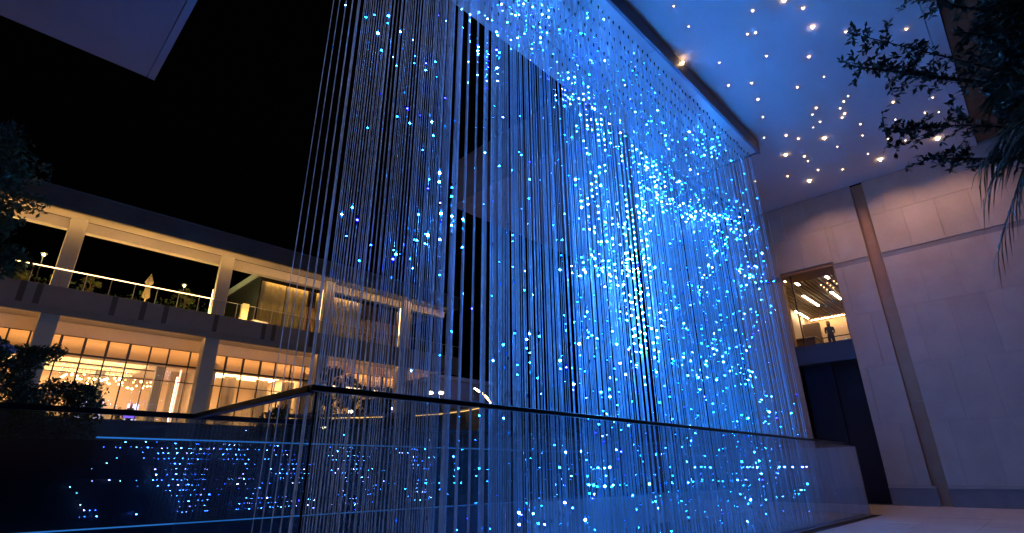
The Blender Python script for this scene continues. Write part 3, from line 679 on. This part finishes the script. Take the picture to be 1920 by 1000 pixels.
for i, x in enumerate((-4, 3.5, 11.5, 19.5, 27)):  # unseen lamps added to brighten the facade of the building
    t = thing('floodlight', ['floodlight low before the hall, leftmost', 'floodlight low before the first hall bay', 'floodlight low before the second hall column', 'floodlight low before the third hall column', 'floodlight low before the right end of the hall'][i], 'floodlight', (x, 31, 3.4), 'floodlights washing the hall facade')
    bx('housing', M['frame'], t, x-.2, x+.2, 30.95, 31.15, 3.55, 3.8, bevel=.02); bx('bracket', M['frame'], t, x-.03, x+.03, 31.0, 31.1, 3.4, 3.549)
    ld = bpy.data.lights.new('flood_lamp', 'SPOT'); ld.energy = 120; ld.color = (.92, .96, 1); ld.spot_size = radians(130); ld.spot_blend = .9; ld.shadow_soft_size = .15
    lo = bpy.data.objects.new('flood_lamp', ld); C.objects.link(lo); lo.location = (x, 31.3, 3.7); lo.rotation_euler = (radians(122), 0, 0)
# window frames
mull1 = [-12.7,-11.5,-10.3,-9.1,-7.9,-5.5,-4.3,-3.1,-1.9,-.55,.65,1.6,3.04,4.2,5.36,6.52,7.68,8.74,10.03]
mull2 = [11.2,12.36,13.54,14.78,15.89,17.09,18.2,19.35,20.5,21.7,22.9,24.1,25.3,26.5,27.7,28.9,30.1]
allm = mull1+mull2
for i, x in enumerate(allm):
    thick = .05 if not (3 < x < 7 or 12 < x < 15) else .075
    bx('mullion', M['frame'], hb, x-thick/2, x+thick/2, 41.02, 41.12, 4.6, 8.40); bx('mullion', M['frame'], hb, x-thick*.9, x+thick*.9, 41.0, 41.12, 8.52, 9.50)
    if i+1 < len(allm):
        x2 = allm[i+1]
        for z0, z1 in ((4.65, 7.34), (7.42, 8.42), (8.55, 9.5)): bx('window_pane', M['wglass'], hb, x+.05, x2-.05, 41.06, 41.068, z0, z1)
for z, th in ((9.5, .03), (8.40, .12), (7.36, .05), (4.6, .05)): bx('transom', M['frame'], hb, AX0, AX1, 41.015, 41.13, z, z+th)
# chandelier
ch = thing('chandelier', 'wide chandelier of glowing round bulbs in the lit hall', 'chandelier', (6.7, 46, 9.0))
bx('ceiling_bar', M['frame'], ch, 3.6, 9.4, 45.9, 46.1, 8.68, 8.74)
bulb_me = MB().lathe((0, 0, 0), [(.02, -.075), (.06, -.045), (.075, 0), (.06, .045), (.02, .075)], 8).mesh('bulb', M['bulb'])
rr = random.Random(5)
for k in range(58):
    x = 4.0+5.2*rr.random(); y = 46+rr.uniform(-.9, .9); z = 7.75+rr.uniform(-.3, .3)+.12*sin(x*2)
    s = rr.uniform(.3, 1.0); inst('bulb', bulb_me, ch, (x-6.7, y-46, z-9.0), sc=(s, s, s))
    if k % 3 == 0: MB().tube([(x, y, z+.07), (x, y, 8.68)], .008, 4).build('wire', M['frame'], ch)
for (x0, n, zz, lab) in ((-2.2, 18, 7.0, 'second bulb chandelier seen behind the dark bush at the far left'), (13.0, 0, 0, '')):
    if not n: continue
    c2 = thing('chandelier', lab, 'chandelier', (x0+1, 45, 9)); bx('ceiling_bar', M['frame'], c2, x0-.5, x0+3.5, 44.95, 45.05, 8.68, 8.74)
    for k in range(n):
        s = rr.uniform(.6, 1.3); inst('bulb', bulb_me, c2, (rr.uniform(-1.4, 2.2), rr.uniform(-.7, .7), zz-9+rr.uniform(-.3, .4)), sc=(s, s, s))
person('person', 'person seated in the hall left of the purple screen, only head showing above the rail', (7.45, 45.0, 4.62), radians(10), 1.7, 'sit')
person('person', 'person standing in the hall just right of the pale wall screen', (8.25, 46.0, 4.6), radians(-20), 1.7)
ps = thing('purple_display', 'small glowing purple display at the foot of the hall window', 'display', (7.75, 43.2, 4.6))
bx('screen', M['purple'], ps, 7.45, 8.15, 43.2, 43.24, 5.12, 5.62); bx('bezel', M['frame'], ps, 7.41, 8.19, 43.245, 43.29, 5.08, 5.66); bx('stand', M['frame'], ps, 7.7, 7.9, 43.25, 43.35, 4.601, 5.08); bx('foot', M['frame'], ps, 7.5, 8.1, 43.1, 43.5, 4.6, 4.62)
# roof terrace furniture
pr = thing('closed_parasol', 'closed cream parasol standing on the upper terrace behind the railing', 'parasol', (6.35, 39.2, 11.6))
MB().lathe((6.35, 39.2, 11.6), [(.28, 0), (.28, .06), (.05, .08)], 12).build('base', M['plinth'], pr)
MB().tube([(6.35, 39.2, 11.66), (6.35, 39.2, 13.7)], .03, 8).build('pole', M['marble'], pr)
b = MB(); prof = [(.05, .5), (.24, .62), (.17, 1.05), (.13, 1.35), (.2, 1.5), (.25, 1.62), (.14, 1.9), (.03, 2.12)]
for r, z in prof:
    for j in range(16):
        t = 2*pi*j/16; q = r*(1 if j % 2 else .68); b.v.append((6.35+q*cos(t), 39.2+q*sin(t), 11.6+z))
for i in range(len(prof)-1):
    for j in range(16): q = i*16; b.f.append((q+j, q+(j+1) % 16, q+16+(j+1) % 16, q+16+j))
b.build('folded_canopy', M['cloth'], pr)
MB().tube([(6.35, 39.2, 13.7), (6.35, 39.2, 13.8)], .02, 6).build('finial', M['marble'], pr)
def lantern(x, z, lab):
    t = thing('garden_lamp', lab, 'lamp', (x, 44, 11.6), 'garden lamps on the upper terrace')
    MB().tube([(x, 44, 11.6), (x, 44, z-.1)], .035, 6).build('post', M['frame'], t)
    MB().lathe((x, 44, z), [(.16, .09), (.2, .06), (.03, .14)], 10).build('hood', M['frame'], t)
    MB().lathe((x, 44, z-.03), [(.05, -.06), (.085, 0), (.05, .06)], 10).build('globe', M['garden'], t)
    ld = bpy.data.lights.new('garden_light', 'POINT'); ld.energy = 420; ld.color = (.9, .95, .35); ld.shadow_soft_size = .1
    lo = bpy.data.objects.new('garden_light', ld); C.objects.link(lo); lo.location = (x, 43.75, z+.02)
lantern(1.1, 15.1, 'garden lamp glowing before the hedge left of the first upper column')
lantern(9.35, 14.95, 'garden lamp glowing left of the second upper column')
ln = thing('floor_lantern', 'glowing white box lantern on the upper terrace right of a column', 'lantern', (12.3, 38.9, 11.6))
bx('shade', M['marble'], ln, 12.05, 12.5, 38.7, 39.1, 11.62, 12.95, bevel=.02); bx('base', M['plinth'], ln, 12.0, 12.55, 38.65, 39.15, 11.6, 11.619)
bx('light_strip', M['warm_bright'], ln, 12.1, 12.45, 38.63, 38.66, 11.62, 11.68)
bn = thing('lit_bench', 'low bench with bright warm strip beneath, beside the box lantern', 'bench', (13.4, 38.8, 11.6))
bx('seat', M['marble'], bn, 12.85, 14.0, 38.6, 39.1, 11.82, 11.9, bevel=.01); bx('light_strip', M['warm_bright'], bn, 12.9, 13.95, 38.63, 38.66, 11.70, 11.76); bx('plinth', M['plinth'], bn, 12.95, 13.9, 38.7, 39.05, 11.6, 11.82)

# ------------------------------------------------------------------ foliage
def leaves(b, c, rad, n, s, rg, flat=1.0):
    for _ in range(n):
        while True:
            p = Vector((rg.uniform(-1, 1), rg.uniform(-1, 1), rg.uniform(-1, 1)))
            if p.length < 1: break
        p = Vector((c[0]+p.x*rad[0], c[1]+p.y*rad[1], c[2]+p.z*rad[2]))
        q = Quaternion((rg.gauss(0, 1), rg.gauss(0, 1), rg.gauss(0, 1), rg.gauss(0, 1))).normalized()
        l = s*rg.uniform(.6, 1.3); w_ = l*.42
        b.face(*[p+q @ Vector(v) for v in ((-l/2, 0, 0), (0, w_/2, l*.08), (l/2, 0, 0), (0, -w_/2, l*.08))])
def tree(name, label, cat, base, htop, cr, nl, s, seed, mt='leaf2', clumps=24, group=None, low=.38):
    rg = random.Random(seed); t = thing(name, label, cat, base, group)
    x, y, z = base; H1 = htop-z
    tr = MB(); tr.tube([(x, y, z), (x+.06*H1*rg.uniform(-1, 1), y, z+H1*.3), (x+.05*rg.uniform(-1, 1), y, z+H1*.6), (x, y, z+H1*.85)], [.022*H1+.02, .017*H1+.01, .012*H1, .005*H1], 7).build('trunk', M['bark'], t)
    fo = MB(); br = MB()
    for k in range(clumps):
        a = rg.uniform(0, 2*pi); h = rg.random(); rr_ = cr*sqrt(rg.random())*(1-.45*abs(h-.45)*2)
        c = (x+rr_*cos(a), y+rr_*sin(a), z+H1*(low+(.95-low)*h))
        br.tube([(x, y, c[2]-.25*H1*.6), ((x+c[0])/2, (y+c[1])/2, c[2]-.05*H1), c], [.008*H1, .006*H1, .003*H1], 4)
        rc_ = cr*rg.uniform(.22, .42); leaves(fo, c, (rc_, rc_, rc_*.7), nl//clumps, s, rg)
    br.build('branch', M['bark'], t)['kind'] = 'stuff'; fo.build('crown', M[mt], t)['kind'] = 'stuff'
    return t
tree('tree', 'dark leafy tree at the left edge in front of the roof corner', 'tree', (-1.35, 18, 2.05), 10.4, 1.55, 9000, .17, 1, clumps=46)
tree('shrub', 'dark shrub in front of the hall windows, its leaf tips catching warm light', 'shrub', (.9, 18, 2.05), 4.75, 1.0, 5200, .12, 2, clumps=40, low=.2)
tree('shrub', 'low dark shrub left of the taller one at the photo edge', 'shrub', (.15, 17.4, 2.05), 4.6, .9, 4600, .12, 3, clumps=34, low=.2)
tree('shrub', 'spreading dark shrub whose right tip ends at the purple display', 'shrub', (1.95, 18.5, 2.05), 3.9, .95, 3600, .12, 4, clumps=30, low=.2)
for i, (x, y, h, r) in enumerate([(10.9, 22, 6.2, .9), (12.4, 22.4, 5.9, .9), (14.2, 22.8, 5.6, .8)]):
    tree('young_tree', ['young tree just right of the balustrade corner against the lit hall', 'middle young tree seen through the strings against the lit hall', 'young tree seen through the strings furthest right of the three'][i], 'tree', (x, y, 2.05), h, r, 1600, .16, 20+i, clumps=20, group='young trees behind the light strings')
for i, (x, y, r) in enumerate([(4.6, 11.4, .55), (6.0, 12.2, .5), (7.4, 12.9, .6)]):
    tree('low_bush', ['low bush behind the glass left of the corner post', 'low bush behind the glass at the corner post', 'low bush behind the glass right of the corner post'][i], 'bush', (x, y, 2.05), 2.85, r, 1100, .08, 40+i, mt='hedge', clumps=16)
hg = MB(); rg = random.Random(9)
for k in range(170):
    x = -14+45*k/170; leaves(hg, (x+rg.uniform(-.2, .2), 46.5+rg.uniform(-.5, .5), 12.6+1.2*rg.random()+.5*sin(x*.8)), (.5, .5, 1.0), 42, .26, rg)
he = thing('garden_hedge', 'tall rough hedge lit green by the upper terrace lamps', 'hedge', (4, 46.5, 11.6)); hg.build('foliage', M['hedge'], he)['kind'] = 'stuff'
bx('stems', M['soil'], he, -14, 13.4, 46.8, 47.2, 11.6, 13.0)
for i, (x, h) in enumerate([(3.6, 13.6), (8.9, 13.9), (.4, 13.5)]):
    tree('terrace_plant', ['leafy plant on the upper terrace left of the parasol', 'leafy plant lit yellow green left of the second upper column', 'leafy plant left of the first upper column'][i], 'plant', (x, 40.6, 11.6), h, .55, 500, .16, 60+i, mt='hedge', clumps=12)
# dark tree line behind everything
tl = MB(); rg = random.Random(12)
for k in range(300):
    x = -60+160*k/300; hh = 12+5*noise.noise(Vector((x*.06, 3, 0)))
    leaves(tl, (x, 75+rg.uniform(-2, 2), rg.uniform(3, hh)), (2.5, 2, 2.5), 34, 1.0, rg)
tag(tl.build('far_woods', M['leaf2']), 'black mass of woods far behind the lit building', 'woods', kind='stuff')

# bar and lamps behind the strings
br = thing('curved_bar', 'curved garden bar with warm light line under its top, behind the strings', 'bar', (10, 16, 2.05))
path = [(7.81,18.63),(8.78,18.06),(9.5,17.32),(10.24,16.32),(10.8,15.31),(11.1,14.3),(11.11,13.1),(10.89,12.1)]
bt = MB(); ct = MB(); ld_ = MB()
for i in range(len(path)-1):
    (xa, ya), (xb_, yb_) = path[i], path[i+1]
    d = Vector((xb_-xa, yb_-ya)).normalized(); n_ = Vector((-d.y, d.x))*-1
    if n_.x < 0: n_ = -n_
    def ring(m, o0, o1, z0, z1):
        P_ = [(xa+n_.x*o0, ya+n_.y*o0), (xb_+n_.x*o0, yb_+n_.y*o0), (xb_+n_.x*o1, yb_+n_.y*o1), (xa+n_.x*o1, ya+n_.y*o1)]
        i0 = len(m.v); m.v += [(px, py, z0) for px, py in P_]+[(px, py, z1) for px, py in P_]
        m.f += [tuple(i0+k for k in q) for q in ((0,3,2,1),(4,5,6,7),(0,1,5,4),(1,2,6,5),(2,3,7,6),(3,0,4,7))]
    ring(bt, .06, .5, 2.05, 3.36); ring(ct, -.05, .62, 3.44, 3.52); ring(ld_, .01, .04, 3.39, 3.41) if i not in (0, 3) else None
bt.build('body', M['darkstone'], br); ct.build('counter_top', M['plinth'], br); ld_.build('light_strip', M['bar_led'], br)
lv = MB(); lv.tube([(13.73,15.58,4.62),(14.76,16.26,4.6),(15.93,17.23,4.6),(17.37,18.52,4.6)], .03, 6)
al = thing('arched_light_line', 'short curved warm light line above the rail behind the strings', 'lamp', (15.5, 17, 2.05)); lv.build('light_tube', M['warm_cove'], al)
for x, y in ((13.73, 15.58), (17.37, 18.52)): MB().tube([(x, y, 2.05), (x, y, 4.59)], .03, 6).build('post', M['rail'], al)
for i, (x, y, z, lab) in enumerate([(12.7,17.0,4.51,'left one of two small warm lamps just above the rail'), (13.2,17.0,4.55,'right one of two small warm lamps just above the rail'), (9.0,22.6,4.6,'bright warm lamp just under the rail right of the corner post'), (8.3, 16.8, 3.0, 'warm lamp low behind the glass left of the bar'), (10.2, 18.6, 3.75, 'small warm lamp right of the young trees under the rail')]):
    t = thing('bollard_lamp', lab, 'lamp', (x, y, 2.05), 'warm lamps in the garden behind the strings')
    MB().tube([(x, y, 2.05), (x, y, z-.06)], .03, 6).build('post', M['frame'], t)
    s = 1.6 if i == 2 else 1
    MB().lathe((x, y, z), [(.05*s, -.05), (.10*s, -.02), (.10*s, .03), (.04*s, .06)], 10).build('globe', M['warm_bright'], t)
pv = thing('garden_pavilion', 'plain grey garden block behind the strings above the curved light line', 'pavilion', (19, 22.5, 2.05))
bx('wall', M['plaster_grey'], pv, 16.9, 20.4, 21.9, 25, 2.05, 6.1); bx('roof', M['concrete'], pv, 16.7, 20.6, 21.7, 25.2, 6.1, 6.3, bevel=.02)
um = thing('blue_parasol', 'open blue parasol whose edge pokes in at the left of the photo', 'parasol', (-1.0, 22, 2.05))
b = MB(); N = 8; i0 = 0; b.v.append((-1.0, 22, 6.15))
for j in range(N): t = 2*pi*j/N; b.v.append((-1.0+1.7*cos(t), 22+1.7*sin(t), 5.25))
for j in range(N): t = 2*pi*j/N; b.v.append((-1.0+1.7*cos(t), 22+1.7*sin(t), 5.10))
for j in range(N): b.f += [(0, 1+j, 1+(j+1) % N), (1+j, 1+N+j, 1+N+(j+1) % N, 1+(j+1) % N)]
b.build('canopy', M['bluecloth'], um); MB().tube([(-1, 22, 2.05), (-1, 22, 6.15)], .035, 6).build('pole', M['rail'], um)
for j in range(N): t = 2*pi*j/N; MB().tube([(-1, 22, 6.08), (-1+1.65*cos(t), 22+1.65*sin(t), 5.2)], .012, 4).build('rib', M['rail'], um)

# ------------------------------------------------------------------ near tree and palm at the right
rg = random.Random(77)
nt = thing('overhanging_tree', 'dark leafy tree reaching its branches over the star lit soffit from the right', 'tree', (7.6, -2.6, 0))
MB().tube([(7.6, -2.6, 0), (7.5, -2.4, 2.5), (7.2, -1.9, 4.5), (7.0, -1.6, 6.4)], [.16, .13, .1, .05], 10).build('trunk', M['bark'], nt)
brs = [[(7.2,-1.9,4.4),(6.3,-.95,4.75),(5.6,-.35,4.95),(4.73,.40,5.27)],[(6.5,-1.0,4.75),(5.6,-.2,4.9),(4.88,.46,5.02)],[(7.2,-1.9,4.2),(6.2,-.7,4.35),(5.6,-.1,4.4),(5.24,.41,4.46)],[(7.1,-1.8,4.0),(6.2,-.7,4.1),(5.41,.19,4.15)],
 [(7.1,-1.7,5.4),(6.3,-1.0,5.5),(5.5,-.4,5.6),(5.0,-.05,5.9)],[(7.0,-1.7,5.8),(6.2,-1.1,6.0),(5.6,-.6,6.2)],[(7.2,-1.9,4.8),(6.3,-1.0,5.2),(5.6,-.35,5.35)],[(7.1,-1.8,4.9),(6.5,-1.4,4.9),(5.9,-.9,4.9)],[(7.1,-1.9,4.4),(6.6,-1.5,4.3),(6.0,-.85,4.4)]]
for i, pts in enumerate(brs):
    P_ = [Vector(p) for p in pts]
    if len(pts) == 4: pts = [pts[0]]+[tuple(c+rg.uniform(-.07, .07) for c in p) for p in pts[1:3]]+[pts[3]]
    P_ = [Vector(p) for p in pts]
    MB().tube(pts, [.03, .016, .008, .003][:len(pts)] if len(pts) == 4 else [.035, .018, .006], 5).build('branch', M['bark'], nt)
    fo = MB()
    L = len(P_)-1
    for k in range(58):
        t = (k/58)**.8*L; a = min(int(t), L-1); f = t-a
        c = P_[a].lerp(P_[a+1], f); tt = k/58
        if tt < .18 and i != 5: pass
        # side twigs carry paired leaves
        dv = Vector((rg.gauss(0, 1), rg.gauss(0, 1), rg.gauss(.1, .7))).normalized()*rg.uniform(.12, .40)*(1.2-.6*tt)
        fo.tube([c, c+dv*.6, c+dv], [.004, .003, .0015], 3, cap=False)
        m_ = 9
        for q in range(m_):
            s0 = c+dv*(q+.5)/m_
            for sd in (-1, 1):
                qd = Quaternion((rg.gauss(0, .35)+1, rg.gauss(0, .35), rg.gauss(0, .35), rg.gauss(0, .9)))
                qd.normalize(); l = rg.uniform(.04, .075)
                ax = qd @ (dv.normalized()*.5+dv.cross(Vector((0, 0, 1))).normalized()*sd).normalized(); sdv = ax.cross(Vector((rg.gauss(0, .5), rg.gauss(0, .5), 1))).normalized()
                fo.face(s0, s0+ax*l*.5+sdv*l*.22, s0+ax*l, s0+ax*l*.5-sdv*l*.22)
    fo.build('foliage', M['leaf'], nt)['kind'] = 'stuff'
fo = MB()
for c, r, n in [((6.05,-.85,5.45),(.45,.42,.5),4200), ((6.1,-.75,4.85),(.42,.4,.4),3400), ((6.6,-1.6,4.5),(.6,.5,.5),1500), ((7.2,-2.2,5.6),(.9,.8,1.0),2000),((5.75,-.85,5.9),(.4,.35,.4),2400),((6.2,-.72,4.35),(.3,.3,.22),1300)]:
    leaves(fo, c, r, n, .07, rg)
fo.build('crown', M['leaf'], nt)['kind'] = 'stuff'
pm = thing('palm_plant', 'palm with long narrow drooping fronds at the right edge under the tree', 'palm', (5.0, -1.3, 0))
MB().tube([(5.0, -1.3, 0), (4.95, -1.2, 1.8), (4.8, -.95, 3.2), (4.72, -.72, 3.8)], [.08, .06, .05, .04], 9).build('trunk', M['bark'], pm)
tips = [(4.66,-.10,3.40),(4.62,-.2,3.25),(4.75,-.12,3.62),(4.5,-.35,3.1),(4.55,-.40,4.1),(4.9,-.55,4.3),(4.75,-.05,3.0),(5.4,-.5,4.0),(5.3,-1.6,4.1),(4.5,-1.4,3.3),(4.3,-.42,2.95),(4.2,-.9,4.1)]
for i, tp in enumerate(tips):
    A_ = Vector((4.72, -.72, 3.78)); T = Vector(tp); mid = (A_+T)/2+Vector((0, 0, .35)); pts = []
    for k in range(9):
        f = k/8; pts.append(A_*(1-f)**2+mid*2*f*(1-f)+T*f*f)
    fr = MB(); fr.tube(pts, [.012*(1-.8*k/8)+.002 for k in range(9)], 4)
    for k in range(1, 9):
        for h in (0, .5):
            c = pts[k].lerp(pts[k-1], h); d = (pts[k]-pts[k-1]).normalized(); sdv = d.cross(Vector((0, 0, 1))).normalized()
            for sgn in (-1, 1):
                l = .42*(1-.5*abs(k/8-.5)); e = c+(d*.55+sdv*sgn*.7+Vector((0, 0, -.35-.2*rg.random()))).normalized()*l
                wv = d*.012
                m2 = c.lerp(e, .5)+Vector((0, 0, .04)); fr.face(c-wv*.5, m2-wv, e, m2+wv, c+wv*.5)
    fr.build('frond', M['palm'], pm)
print('STRINGS', len(pos), 'LED verts', len(rv))
